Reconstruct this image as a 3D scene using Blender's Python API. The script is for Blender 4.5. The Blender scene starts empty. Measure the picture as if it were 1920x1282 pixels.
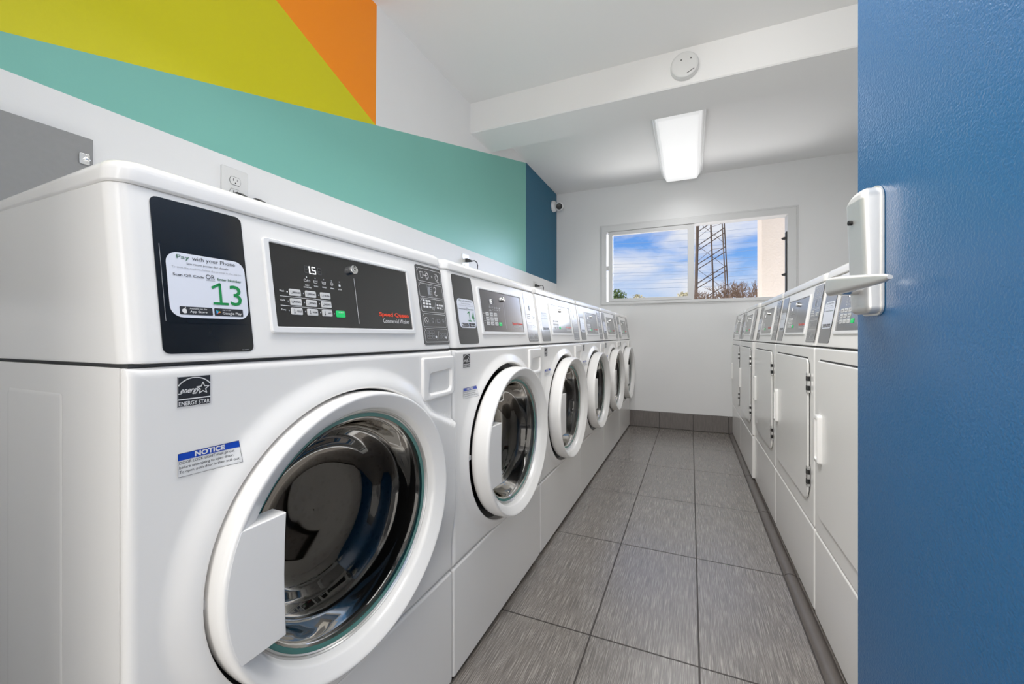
import bpy, math, random
from math import sin, cos, pi, radians, sqrt, hypot, atan, atan2
from mathutils import Vector, Matrix
random.seed(7)
SC = bpy.context.scene
COL = SC.collection

# ------------------------------------------------------------------ materials
def srgb(r, g, b):
    def l(v):
        v /= 255.0
        return v/12.92 if v <= 0.04045 else ((v+0.055)/1.055)**2.4
    return (l(r), l(g), l(b), 1.0)

class NT:
    def __init__(self, name):
        self.m = bpy.data.materials.new(name); self.m.use_nodes = True
        self.t = self.m.node_tree; self.n = self.t.nodes
        self.b = self.n['Principled BSDF']; self.out = self.n['Material Output']
    def node(self, kind, **kw):
        n = self.n.new(kind)
        for k, v in kw.items():
            if k in n.inputs: n.inputs[k].default_value = v
            else: setattr(n, k, v)
        return n
    def link(self, a, b): self.t.links.new(a, b)
    def math(self, op, a, b=None, c=None):
        n = self.n.new('ShaderNodeMath'); n.operation = op
        for i, v in enumerate((a, b, c)):
            if v is None: continue
            if isinstance(v, (int, float)): n.inputs[i].default_value = v
            else: self.link(v, n.inputs[i])
        return n.outputs[0]
    def mixc(self, fac, a, b, blend='MIX'):
        n = self.n.new('ShaderNodeMix'); n.data_type = 'RGBA'; n.blend_type = blend
        for i, v in ((0, fac), (6, a), (7, b)):
            if isinstance(v, (int, float, tuple)): n.inputs[i].default_value = v
            else: self.link(v, n.inputs[i])
        return n.outputs[2]

def pm(name, col, rough=0.5, metal=0.0, spec=0.5, noise=0.0, nscale=6.0, bump=0.0, bscale=200.0, coat=0.0, bdist=0.002):
    k = NT(name); b = k.b
    b.inputs['Roughness'].default_value = rough
    b.inputs['Metallic'].default_value = metal
    b.inputs['Specular IOR Level'].default_value = spec
    b.inputs['Coat Weight'].default_value = coat
    b.inputs['Coat Roughness'].default_value = 0.05 if coat < .3 else 0.22
    tc = k.node('ShaderNodeTexCoord')
    nz = k.node('ShaderNodeTexNoise', Scale=nscale, Detail=4.0)
    k.link(tc.outputs['Object'], nz.inputs['Vector'])
    f = k.math('MULTIPLY_ADD', nz.outputs['Fac'], 2*noise, 1-noise)
    c = k.mixc(1.0, col, f, 'MULTIPLY')
    k.link(c, b.inputs['Base Color'])
    if bump:
        bz = k.node('ShaderNodeTexNoise', Scale=bscale, Detail=3.0)
        k.link(tc.outputs['Object'], bz.inputs['Vector'])
        bp = k.node('ShaderNodeBump', Strength=bump, Distance=bdist)
        k.link(bz.outputs['Fac'], bp.inputs['Height']); k.link(bp.outputs['Normal'], b.inputs['Normal'])
    return k.m

def emis(name, col, st):
    k = NT(name)
    k.b.inputs['Base Color'].default_value = col
    k.b.inputs['Emission Color'].default_value = col
    k.b.inputs['Emission Strength'].default_value = st
    return k.m

def glass_mat(name, tint, ior=1.5, extra=0.03, rough=0.02, gcol=(1,1,1,1)):
    k = NT(name); k.n.remove(k.b)
    tr = k.node('ShaderNodeBsdfTransparent', Color=tint)
    gl = k.node('ShaderNodeBsdfGlossy', Roughness=rough, Color=gcol)
    fr = k.node('ShaderNodeFresnel', IOR=ior)
    mx = k.node('ShaderNodeMixShader')
    k.link(k.math('ADD', fr.outputs[0], extra), mx.inputs[0])
    k.link(tr.outputs[0], mx.inputs[1]); k.link(gl.outputs[0], mx.inputs[2])
    k.link(mx.outputs[0], k.out.inputs['Surface'])
    return k.m

M = {}
M['enamel'] = pm('white_enamel', (0.865, 0.847, 0.82, 1), 0.22, spec=0.5, noise=0.01)
M['plastic'] = pm('white_plastic', (0.87, 0.853, 0.828, 1), 0.18, spec=0.5, noise=0.01)
M['lid'] = pm('white_lid', (0.89, 0.872, 0.848, 1), 0.15, spec=0.55, noise=0.01)
M['bezel'] = pm('bezel_white', (0.80, 0.80, 0.80, 1), 0.2, noise=0.01)
M['black'] = pm('black_overlay', (0.014, 0.014, 0.014, 1), 0.17, spec=0.5, noise=0.15, nscale=30, bump=0.02, bscale=900)
M['tagblack'] = pm('laminated_black', (0.016, 0.016, 0.016, 1), 0.10, noise=0.05)
M['legend'] = pm('grey_black_overlay', (0.045, 0.045, 0.045, 1), 0.20, noise=0.08)
M['ink'] = pm('black_ink', (0.012, 0.012, 0.014, 1), 0.4)
M['ghost'] = pm('unlit_segment', (0.05, 0.05, 0.05, 1), 0.3)
M['lit'] = emis('lit_segment', (1, 1, 1, 1), 0.9)
M['whiteink'] = pm('white_ink', (0.75, 0.75, 0.75, 1), 0.4)
M['greyink'] = pm('grey_ink', (0.30, 0.31, 0.33, 1), 0.5)
M['card'] = pm('sticker_card', srgb(222, 226, 238), 0.3, noise=0.01)
M['label_white'] = pm('label_paper', (0.74, 0.74, 0.74, 1), 0.35, noise=0.01)
M['green'] = pm('green_ink', srgb(0, 125, 55), 0.4)
M['dgreen'] = pm('dark_green_ink', srgb(20, 85, 50), 0.4)
M['greenbtn'] = emis('green_button', srgb(0, 185, 90), 0.25)
M['blueink'] = pm('blue_ink', srgb(0, 55, 170), 0.4)
M['redink'] = pm('red_ink', srgb(232, 62, 30), 0.4)
M['orangeink'] = pm('orange_ink', srgb(245, 170, 30), 0.4)
M['cyanink'] = pm('cyan_ink', srgb(40, 160, 230), 0.4)
M['button'] = pm('button_grey', (0.62, 0.62, 0.62, 1), 0.4)
M['chrome'] = pm('chrome', (0.80, 0.80, 0.80, 1), 0.12, metal=1.0)
M['steel'] = pm('brushed_steel', (0.58, 0.58, 0.57, 1), 0.28, metal=1.0, noise=0.04, nscale=60)
M['satin'] = pm('satin_nickel', (0.72, 0.715, 0.70, 1), 0.50, metal=1.0, noise=0.03, nscale=40)
M['rubber'] = pm('black_rubber', (0.010, 0.010, 0.010, 1), 0.45)
M['dark'] = pm('dark_gap', (0.02, 0.02, 0.02, 1), 0.6)
M['glass'] = glass_mat('door_glass', (0.26, 0.26, 0.26, 1), 1.33, 0.03, 0.02, (.56,.545,.52,1))
M['tealglass'] = pm('teal_glass_edge', srgb(60, 120, 112), 0.08, spec=0.7)
M['pane'] = glass_mat('window_glass', (0.98, 0.98, 0.98, 1), 1.08, 0.0, 0.0)
M['whitepaint'] = pm('white_wall_paint', (0.78, 0.78, 0.78, 1), 0.75, spec=0.3, noise=0.03, nscale=2.5, bump=0.12, bscale=60, bdist=0.003)
M['ceil'] = pm('ceiling_paint', (0.76, 0.755, 0.745, 1), 0.8, spec=0.25, noise=0.015, nscale=2, bump=0.08, bscale=70, bdist=0.003)
def mural(name, c): return pm(name, c, 0.55, spec=0.3, noise=0.03, nscale=3, bump=0.12, bscale=60, bdist=0.003)
M['teal'] = mural('teal_paint', srgb(112, 180, 166))
M['yellow'] = mural('yellow_paint', srgb(206, 198, 0))
M['orange'] = mural('orange_paint', srgb(255, 136, 0))
M['navy'] = mural('petrol_blue_paint', srgb(18, 84, 112))
M['greybox'] = pm('grey_panel_paint', srgb(128, 128, 128), 0.5, noise=0.06, nscale=90, bump=0.05, bscale=500)
M['frame'] = pm('window_frame_white', (0.66, 0.66, 0.66, 1), 0.4, noise=0.02)
M['sill'] = pm('outer_sill', (0.9, 0.88, 0.85, 1), 0.6)
M['outlet'] = pm('outlet_plastic', (0.70, 0.70, 0.69, 1), 0.35)
M['fixture'] = pm('fixture_white', (0.82, 0.82, 0.82, 1), 0.4)
M['detector'] = pm('detector_plastic', (0.62, 0.62, 0.61, 1), 0.5)
M['camplastic'] = pm('camera_white', (0.80, 0.80, 0.80, 1), 0.4)
M['camblack'] = pm('camera_black', (0.006, 0.006, 0.006, 1), 0.35, spec=.25)
M['tower'] = pm('tower_steel', srgb(98, 84, 76), 0.7, noise=0.15, nscale=3)
M['wire'] = pm('wire_grey', srgb(150, 175, 215), 0.7)
M['stucco'] = pm('cream_stucco', srgb(232, 216, 198), 0.85, noise=0.05, nscale=9, bump=0.4, bscale=45, bdist=0.01)
M['bark'] = pm('brown_twigs', srgb(136, 114, 100), 0.9, noise=0.2, nscale=4)
M['leafgreen'] = pm('green_leaves', srgb(98, 122, 70), 0.8, noise=0.35, nscale=5)
M['leafpale'] = pm('pale_leaves', srgb(196, 190, 160), 0.8, noise=0.25, nscale=5)
M['ground'] = pm('ground_dirt', srgb(160, 150, 135), 0.9, noise=0.2, nscale=0.5)
M['concrete'] = pm('landing_concrete', (0.45, 0.45, 0.44, 1), 0.8, noise=0.1)
M['doorblue'] = pm('blue_door_paint', srgb(14, 78, 126), 0.34, spec=0.5, noise=0.05, nscale=3, bump=0.8, bscale=260, bdist=0.0016, coat=0.35)

def overlay(name, col, rough=.15, p=2.1, k0=.035):
    k = NT(name); b = k.b
    tc = k.node('ShaderNodeTexCoord'); nz = k.node('ShaderNodeTexNoise', Scale=30.0, Detail=3.0); k.link(tc.outputs['Object'], nz.inputs['Vector'])
    k.link(k.mixc(1.0, col, k.math('MULTIPLY_ADD', nz.outputs['Fac'], .4, .8), 'MULTIPLY'), b.inputs['Base Color'])
    b.inputs['Roughness'].default_value = .5; b.inputs['Specular IOR Level'].default_value = 0
    lw = k.node('ShaderNodeLayerWeight', Blend=0.5)
    f = k.math('MULTIPLY_ADD', k.math('POWER', lw.outputs['Facing'], p), .95, k0)
    g = k.node('ShaderNodeBsdfGlossy', Roughness=rough)
    mx = k.node('ShaderNodeMixShader'); k.link(f, mx.inputs[0]); k.link(b.outputs[0], mx.inputs[1]); k.link(g.outputs[0], mx.inputs[2])
    k.link(mx.outputs[0], k.out.inputs['Surface'])
    return k.m
M['black'] = overlay('black_overlay', (.008,.008,.008,1), k0=.012)
M['tagblack'] = overlay('laminated_black', (.007,.007,.007,1), .12, k0=.012)
M['legend'] = overlay('grey_black_overlay', (.04,.04,.04,1), .17)
def drum_mat():
    k = NT('drum_steel'); b = k.b
    b.inputs['Metallic'].default_value = 1.0; b.inputs['Roughness'].default_value = 0.3
    tc = k.node('ShaderNodeTexCoord')
    v = k.node('ShaderNodeTexVoronoi', Scale=55.0)
    k.link(tc.outputs['Object'], v.inputs['Vector'])
    f = k.math('GREATER_THAN', v.outputs['Distance'], 0.28)
    k.link(k.mixc(f, (0.01, 0.01, 0.01, 1), (0.04, 0.04, 0.041, 1)), b.inputs['Base Color'])
    return k.m
M['drum'] = drum_mat()

def tile_mat(name, streak=True, grout=True):
    k = NT(name); b = k.b
    tc = k.node('ShaderNodeTexCoord')
    sp = k.node('ShaderNodeSeparateXYZ'); k.link(tc.outputs['Object'], sp.inputs[0])
    x, y = sp.outputs[0], sp.outputs[1]
    mp = k.node('ShaderNodeMapping'); mp.inputs['Scale'].default_value = (560, 9, 150)
    k.link(tc.outputs['Object'], mp.inputs['Vector'])
    n1 = k.node('ShaderNodeTexNoise', Scale=1.0, Detail=3.0); k.link(mp.outputs[0], n1.inputs['Vector'])
    mp2 = k.node('ShaderNodeMapping'); mp2.inputs['Scale'].default_value = (1300, 22, 400)
    k.link(tc.outputs['Object'], mp2.inputs['Vector'])
    n2 = k.node('ShaderNodeTexNoise', Scale=1.0, Detail=2.0); k.link(mp2.outputs[0], n2.inputs['Vector'])
    n3 = k.node('ShaderNodeTexNoise', Scale=3.0, Detail=3.0); k.link(tc.outputs['Object'], n3.inputs['Vector'])
    s = k.math('ADD', k.math('MULTIPLY', n1.outputs['Fac'], 0.6), k.math('MULTIPLY', n2.outputs['Fac'], 0.4))
    r = k.node('ShaderNodeValToRGB'); k.link(s, r.inputs[0])
    e = r.color_ramp.elements
    e[0].position = 0.36; e[0].color = srgb(68, 62, 59)
    e[1].position = 0.64; e[1].color = srgb(160, 152, 145)
    m = r.color_ramp.elements.new(0.5); m.color = srgb(96, 89, 82)
    c = k.mixc(1.0, r.outputs[0], k.math('MULTIPLY_ADD', n3.outputs['Fac'], 0.35, 0.82), 'MULTIPLY')
    if grout:
        def gl(coord, off, pitch, w):
            u = k.math('ADD', coord, -off + 50*pitch)
            m_ = k.math('ABSOLUTE', k.math('SUBTRACT', k.math('MODULO', u, pitch), pitch/2))
            return k.math('GREATER_THAN', m_, pitch/2 - w)
        g = k.math('MAXIMUM', gl(x, 0.022, 0.305, 0.0026), gl(y, 1.2535, 0.6085, 0.0028))
        c = k.mixc(g, c, srgb(52, 47, 44))
        bh = k.math('MULTIPLY_ADD', g, -1.0, k.math('MULTIPLY', s, 0.25))
    else:
        bh = k.math('MULTIPLY', s, 0.25)
    k.link(c, b.inputs['Base Color'])
    bp = k.node('ShaderNodeBump', Strength=0.5, Distance=0.0015)
    k.link(bh, bp.inputs['Height']); k.link(bp.outputs['Normal'], b.inputs['Normal'])
    b.inputs['Roughness'].default_value = 0.6; b.inputs['Specular IOR Level'].default_value = 0.2
    lw = k.node('ShaderNodeLayerWeight', Blend=0.5); k.link(bp.outputs['Normal'], lw.inputs['Normal'])
    gl_ = k.node('ShaderNodeBsdfGlossy', Roughness=0.27); k.link(bp.outputs['Normal'], gl_.inputs['Normal'])
    mxs = k.node('ShaderNodeMixShader')
    sheen = k.math('MULTIPLY_ADD', k.math('POWER', lw.outputs['Facing'], 2.0), .62, .06)
    k.link(k.math('MULTIPLY', sheen, k.math('MULTIPLY_ADD', g, -.85, 1.0)) if grout else sheen, mxs.inputs[0])
    k.link(b.outputs[0], mxs.inputs[1]); k.link(gl_.outputs[0], mxs.inputs[2]); k.link(mxs.outputs[0], k.out.inputs['Surface'])
    return k.m
M['tile'] = tile_mat('grey_brown_floor_tile')
M['basetile'] = pm('shaded_edging_tile', srgb(84, 78, 74), 0.4, noise=0.15, nscale=40)  # darkened to stand in for the shade under the dryers
def base_mat():
    k = NT('base_tile_wall'); b = k.b
    tc = k.node('ShaderNodeTexCoord')
    mp = k.node('ShaderNodeMapping'); mp.inputs['Scale'].default_value = (300, 60, 14)
    k.link(tc.outputs['Object'], mp.inputs['Vector'])
    n1 = k.node('ShaderNodeTexNoise', Scale=1.0, Detail=3.0); k.link(mp.outputs[0], n1.inputs['Vector'])
    c = k.mixc(n1.outputs['Fac'], srgb(62, 57, 54), srgb(118, 111, 107))
    k.link(c, b.inputs['Base Color']); b.inputs['Roughness'].default_value = 0.45
    return k.m
M['base'] = base_mat()

# ------------------------------------------------------------------ mesh builder
class MB:
    def __init__(self): self.v = []; self.f = []; self.m = []
    def add(self, vs, fs, mi=0):
        o = len(self.v); self.v += [tuple(p) for p in vs]
        for f in fs: self.f.append(tuple(i+o for i in f)); self.m.append(mi)
    def loft(self, loops, mi=0, cap0=False, cap1=False, closed=True):
        n = len(loops[0]); vs = [p for l in loops for p in l]; fs = []
        for i in range(len(loops)-1):
            a, b = i*n, (i+1)*n
            for j in range(n if closed else n-1):
                k = (j+1) % n
                fs.append((a+j, a+k, b+k, b+j))
        if cap0: fs.append(tuple(range(n))[::-1])
        if cap1: fs.append(tuple((len(loops)-1)*n + j for j in range(n)))
        self.add(vs, fs, mi)
    def box(self, x0, x1, y0, y1, z0, z1, mi=0):
        self.add([(x0,y0,z0),(x1,y0,z0),(x1,y1,z0),(x0,y1,z0),(x0,y0,z1),(x1,y0,z1),(x1,y1,z1),(x0,y1,z1)],
                 [(3,2,1,0),(4,5,6,7),(0,1,5,4),(1,2,6,5),(2,3,7,6),(3,0,4,7)], mi)
    def build(self, name, mats, parent=None, sharp=32, link=True):
        me = bpy.data.meshes.new(name)
        me.from_pydata(self.v, [], self.f)
        if not isinstance(mats, (list, tuple)): mats = [mats]
        for m in mats: me.materials.append(M[m])
        for p, mi in zip(me.polygons, self.m): p.material_index = min(mi, len(mats)-1)
        me.validate(); me.update()
        import bmesh
        bm = bmesh.new(); bm.from_mesh(me)
        bmesh.ops.recalc_face_normals(bm, faces=bm.faces)
        bm.to_mesh(me); bm.free()
        me.shade_smooth(); me.set_sharp_from_angle(angle=radians(sharp))
        o = bpy.data.objects.new(name, me); COL.objects.link(o)
        if len(me.polygons) > 6 and 'lettering' not in name and name not in ('pictogram','branches','foliage'):
            wn = o.modifiers.new('even_shading', 'WEIGHTED_NORMAL'); wn.keep_sharp = True; wn.mode = 'FACE_AREA'; wn.weight = 50
        if parent: o.parent = parent
        return o

class Fr:
    """plane frame: origin, u, v, normal"""
    def __init__(self, o, u, v, n): self.o, self.u, self.v, self.n = map(Vector, (o, u, v, n))
    def p(self, a, b, c=0.0): return tuple(self.o + self.u*a + self.v*b + self.n*c)

def rr(x0, x1, y0, y1, r, n=5):
    """rounded rectangle outline, ccw; r is one radius or four (bl, br, tr, tl)"""
    rs = r if isinstance(r, (list, tuple)) else (r,)*4
    out = []
    for (cx_, cy_, a0, q) in ((x0, y0, pi, rs[0]), (x1, y0, 1.5*pi, rs[1]), (x1, y1, 0, rs[2]), (x0, y1, .5*pi, rs[3])):
        q = max(q, 1e-5)
        ox = cx_ + (q if cx_ == x0 else -q); oy = cy_ + (q if cy_ == y0 else -q)
        for i in range(n+1):
            a = a0 + (pi/2)*i/n
            out.append((ox + q*cos(a), oy + q*sin(a)))
    return out

def circ(cx_, cy_, r, n=32, r2=None):
    return [(cx_ + r*cos(2*pi*i/n), cy_ + (r2 or r)*sin(2*pi*i/n)) for i in range(n)]

def inset(poly, d):
    n = len(poly); out = []
    area = sum(poly[i][0]*poly[(i+1) % n][1] - poly[(i+1) % n][0]*poly[i][1] for i in range(n))
    sg = 1 if area > 0 else -1
    for i in range(n):
        p0, p1, p2 = poly[i-1], poly[i], poly[(i+1) % n]
        def nm(a, b):
            dx, dy = b[0]-a[0], b[1]-a[1]; l = hypot(dx, dy)
            return (-dy/l*sg, dx/l*sg) if l > 1e-9 else None
        n1, n2 = nm(p0, p1), nm(p1, p2)
        n1 = n1 or n2; n2 = n2 or n1
        if n1 is None: out.append(p1); continue
        mx, my = n1[0]+n2[0], n1[1]+n2[1]; l = hypot(mx, my)
        if l < 1e-6: out.append(p1); continue
        mx, my = mx/l, my/l
        k = d / max(0.5, mx*n1[0]+my*n1[1])
        out.append((p1[0]+mx*k, p1[1]+my*k))
    return out

def slab(mb, fr, poly, d0, d1, bev=0.0, mi=0, steps=3, back=True):
    """extrude an outline along the frame's normal with a rounded front edge"""
    loops = [[fr.p(a, b, d0) for a, b in poly]]
    if bev > 0:
        for i in range(steps+1):
            t = (pi/2)*i/steps
            q = inset(poly, bev*(1-cos(t))) if i else poly
            loops.append([fr.p(a, b, d1 - bev + bev*sin(t)) for a, b in q])
    else: loops.append([fr.p(a, b, d1) for a, b in poly])
    mb.loft(loops, mi, cap0=back, cap1=True)

def ring(mb, fr, outer, inner, d0, d1, bev=0.0, mi=0, deep=None):
    """frame between two outlines with equal point counts"""
    L = [[fr.p(a, b, d0) for a, b in outer], [fr.p(a, b, d1-bev) for a, b in outer]]
    if bev: L.append([fr.p(a, b, d1) for a, b in inset(outer, bev)])
    if bev: L.append([fr.p(a, b, d1) for a, b in inset(inner, -bev)])
    L.append([fr.p(a, b, d1-bev) for a, b in inner]); L.append([fr.p(a, b, d0 if deep is None else deep) for a, b in inner])
    mb.loft(L, mi)

def line(mb, fr, pts, w, d, mi=0, closed=False):
    n = len(pts); rng = range(n if closed else n-1)
    for i in rng:
        (x0, y0), (x1, y1) = pts[i], pts[(i+1) % n]
        dx, dy = x1-x0, y1-y0; l = hypot(dx, dy)
        if l < 1e-9: continue
        px, py = -dy/l*w/2, dx/l*w/2; ex, ey = dx/l*w/3, dy/l*w/3
        mb.add([fr.p(x0+px-ex, y0+py-ey, d), fr.p(x0-px-ex, y0-py-ey, d), fr.p(x1-px+ex, y1-py+ey, d), fr.p(x1+px+ex, y1+py+ey, d)], [(0,1,2,3)], mi)

def poly(mb, fr, pts, d, mi=0): mb.add([fr.p(a, b, d) for a, b in pts], [tuple(range(len(pts)))], mi)

def tube(mb, pts, r, n=8, mi=0, cap=True):
    pts = [Vector(p) for p in pts]; loops = []
    rad = r if isinstance(r, (list, tuple)) else [r]*len(pts)
    up = None
    for i, p in enumerate(pts):
        t = (pts[min(i+1, len(pts)-1)] - pts[max(i-1, 0)]).normalized()
        if up is None: up = Vector((0,0,1)) if abs(t.z) < .9 else Vector((1,0,0))
        s = t.cross(up).normalized(); up = s.cross(t).normalized()
        loops.append([tuple(p + (s*cos(2*pi*j/n) + up*sin(2*pi*j/n))*rad[i]) for j in range(n)])
    mb.loft(loops, mi, cap0=cap, cap1=cap)

def lathe(mb, fr, c, prof, n=64, mi=0, cap0=False, cap1=False, seg_m=None, ex=1.0):
    """profile of (radius, out) turned about the frame's normal at c=(u,v)"""
    loops = [[fr.p(c[0]+ex*r*cos(2*pi*j/n), c[1]+r*sin(2*pi*j/n), d) for j in range(n)] for r, d in prof]
    if seg_m:
        for i in range(len(loops)-1): mb.loft(loops[i:i+2], seg_m[i])
    else: mb.loft(loops, mi, cap0, cap1)

_TX = {}
def text2d(s, bold=0.0, shear=0.0):
    k = (s, bold, shear)
    if k not in _TX:
        cu = bpy.data.curves.new('t', 'FONT'); cu.body = s; cu.size = 1; cu.offset = bold; cu.shear = shear
        cu.resolution_u = 3; cu.fill_mode = 'FRONT'
        ob = bpy.data.objects.new('t', cu); COL.objects.link(ob)
        dg = bpy.context.evaluated_depsgraph_get(); dg.update()
        me = bpy.data.meshes.new_from_object(ob.evaluated_get(dg))
        vs = [(v.co.x, v.co.y) for v in me.vertices]; fs = [tuple(p.vertices) for p in me.polygons]
        bpy.data.objects.remove(ob); bpy.data.curves.remove(cu); bpy.data.meshes.remove(me)
        x0 = min(v[0] for v in vs); x1 = max(v[0] for v in vs); y0 = min(v[1] for v in vs); y1 = max(v[1] for v in vs)
        _TX[k] = ([((a-x0)/(x1-x0), (b-y0)/(y1-y0)) for a, b in vs], fs)
    return _TX[k]
def text(mb, fr, s, x0, x1, y0, y1, d, mi=0, bold=0.0, shear=0.0, rise=0.0):
    """lettering fitted to the box; rise tilts the base line"""
    vs, fs = text2d(s, bold, shear)
    mb.add([fr.p(x0+(x1-x0)*a, y0+(y1-y0)*b + rise*a, d) for a, b in vs], fs, mi)

def seven(mb, fr, x0, x1, y0, y1, on, d, mi_on, mi_off, w=None):
    w = w or (x1-x0)*0.2; ym = (y0+y1)/2; g = w*0.25
    S = {'a': ((x0+g, y1), (x1-g, y1)), 'g': ((x0+g, ym), (x1-g, ym)), 'd': ((x0+g, y0), (x1-g, y0)),
         'f': ((x0, ym+g), (x0, y1-g)), 'b': ((x1, ym+g), (x1, y1-g)), 'e': ((x0, y0+g), (x0, ym-g)), 'c': ((x1, y0+g), (x1, ym-g))}
    for k, pts in S.items(): line(mb, fr, pts, w, d if k in on else d*0.9, mi_on if k in on else mi_off)

def empty(name, loc, rz, label, cat, group=None):
    o = bpy.data.objects.new(name, None); COL.objects.link(o)
    o.location = loc; o.rotation_euler = (0, 0, rz); o.empty_display_size = 0.1
    tag(o, label, cat, group); return o
def tag(o, label=None, cat=None, group=None, kind=None):
    for k, v in (('label', label), ('category', cat), ('group', group), ('kind', kind)):
        if v: o[k] = v
    return o
def struct(o, label, cat): return tag(o, label, cat, None, 'structure')
def copy_tree(o, parent=None):
    c = o.copy(); COL.objects.link(c)
    if parent: c.parent = parent
    for ch in list(o.children): copy_tree(ch, c)
    return c

# ------------------------------------------------------------------ the room
XL, XR, YF, ZC = -1.362, 1.43, 4.365, 2.487
WX = Fr((XL, 0, 0), (0, 1, 0), (0, 0, 1), (1, 0, 0))     # left wall plane: (Y, Z, out)
mb = MB(); mb.box(XL-.15, XR+.15, -.20, YF+.15, -.10, 0.0)
struct(mb.build('floor', 'tile'), 'grey-brown streaked rectangular floor tiles with dark grout between the machine rows', 'floor')
mb = MB(); mb.box(XL-.15, XR+.15, -.20, YF+.15, ZC, ZC+.12)
struct(mb.build('ceiling', 'ceil'), 'smooth white painted ceiling', 'ceiling')
# left wall with its painted mural
mb = MB()
def P(pts, mi): poly(mb, WX, pts, 0.0, mi)
zl = lambda y: 1.912 + 0.2947*(y-1.508)
y0, yx = -.20, 0.0965
P([(y0,0),(YF+.15,0),(YF+.15,1.496),(3.44,1.496),(yx,1.496),(y0,1.496)], 0)
P([(yx,1.496),(3.44,1.496),(3.44,zl(3.44)),(1.517,zl(1.517))], 1)
P([(y0,1.496),(yx,1.496),(1.517,zl(1.517)),(.1276,ZC),(y0,ZC)], 2)
P([(1.517,zl(1.517)),(1.524,ZC),(.1276,ZC)], 3)
P([(1.517,zl(1.517)),(3.44,zl(3.44)),(3.44,ZC),(1.524,ZC)], 0)
P([(3.44,1.496),(YF+.15,1.496),(YF+.15,ZC),(3.44,ZC)], 4)
mb.box(XL-.15, XL-.002, y0, YF+.15, 0, ZC, 0)
struct(mb.build('wall_left', ['whitepaint','teal','yellow','orange','navy']), 'white wall with teal, yellow, orange and blue painted mural', 'wall')
mb = MB(); mb.box(XR, XR+.15, -.20, YF+.15, 0, ZC)
struct(mb.build('wall_right', 'whitepaint'), 'plain white wall behind the dryers', 'wall')
# far wall with the window opening
wx0, wx1, wz0, wz1 = -.845, .845, 1.265, 2.052
mb = MB()
mb.box(XL-.15, wx0, YF, YF+.15, 0, ZC); mb.box(wx1, XR+.15, YF, YF+.15, 0, ZC)
mb.box(wx0, wx1, YF, YF+.15, 0, wz0); mb.box(wx0, wx1, YF, YF+.15, wz1, ZC)
struct(mb.build('wall_back', 'whitepaint'), 'white end wall with the sliding window', 'wall')
# entrance wall behind the camera
mb = MB()
mb.box(XL-.15, -.50, -.20, -.06, 0, ZC); mb.box(.50, XR+.15, -.20, -.06, 0, ZC); mb.box(-.50, .50, -.20, -.06, 2.10, ZC)
struct(mb.build('wall_front', 'whitepaint'), 'white wall around the open entrance', 'wall')
# ceiling beam
mb = MB(); fr = Fr((0, 2.424, 0), (1,0,0), (0,0,1), (0,-1,0))
mb.loft([[(x,2.424,ZC),(x,2.424,2.293),(x,2.430,2.287),(x,2.734,2.287),(x,2.74,2.293),(x,2.74,ZC)] for x in (XL, XR)], 0, True, True)
struct(mb.build('ceiling_beam', 'ceil', sharp=20), 'wide white boxed beam across the ceiling', 'beam')
# base tiles along the far wall
mb = MB()
for a, b in ((-1.2,-.5935),(-.5905,-.2875),(-.2845,.0205),(.0235,.3255),(.3285,.60)):
    f2 = Fr((0, YF, 0), (1,0,0), (0,0,1), (0,-1,0))
    slab(mb, f2, rr(a, b, .003, .163, .002, 2), 0, .010, .003)
mb.box(-1.2, .6, YF-.006, YF, 0, .160, 1)
struct(mb.build('baseboard_back', ['base','dark']), 'grey-brown tile skirting under the window wall', 'baseboard')
# bullnose strip in front of the dryers
mb = MB()
prof = [(.330,.0005),(.334,.006),(.342,.0105),(.352,.0115),(.362,.009),(.370,.004),(.374,.0005)]
ys = [.30]+[1.2535+.6085*i for i in range(6)]
for i in range(len(ys)-1):
    mb.loft([[(x, ys[i]+.002, z) for x, z in prof], [(x, ys[i+1]-.002, z) for x, z in prof]], 0, closed=False)
struct(mb.build('trim_1', 'basetile'), 'rounded tile edging strip along the foot of the dryers', 'trim')

# window
FY = Fr((0, YF, 0), (1,0,0), (0,0,1), (0,-1,0))
mb = MB()
R = lambda a,b,c_,d: [(a,c_),(b,c_),(b,d),(a,d)]
ring(mb, FY, R(-.866,.866,1.248,2.072), R(-.812,.795,1.277,2.012), -.10, .016, .004)
ring(mb, FY, R(-.880,.880,1.236,2.086), R(-.866,.866,1.248,2.072), -.005, .006, .002)
win = struct(mb.build('window_1', 'frame', sharp=25), 'wide white framed sliding window in the end wall', 'window')
mb = MB()
ring(mb, FY, R(-.794,.031,1.279,2.010), R(-.7486,-.0265,1.3115,1.9725), -.030, .010, .003)
sash = mb.build('window_sash', 'frame', win, sharp=25)
mb = MB(); poly(mb, FY, R(-.7486,-.0265,1.3115,1.9725), -.012)
mb.build('window_pane', 'pane', sash)
mb = MB(); mb.box(-.812,-.792, YF-.012, YF+.02, 1.610, 1.655); mb.build('sash_latch', 'frame', sash)
mb = MB(); poly(mb, FY, R(.031,.795,1.277,2.012), -.07); mb.build('window_pane', 'pane', win)
mb = MB(); mb.box(.02,.795, YF+.02, YF+.10, 1.262, 1.279); mb.build('window_sill', 'sill', win)
mb = MB(); mb.box(.786,.7935, YF-.004, YF+.05, 1.28, 1.86); mb.build('window_seal', 'rubber', win)
for zz in (1.80, 1.475):
    mb = MB(); slab(mb, FY, [(.752,zz+.004),(.760,zz-.010),(.790,zz-.014),(.790,zz+.014),(.768,zz+.010)], -.02, .004, .002)
    mb.build('window_catch', 'rubber', win)

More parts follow.
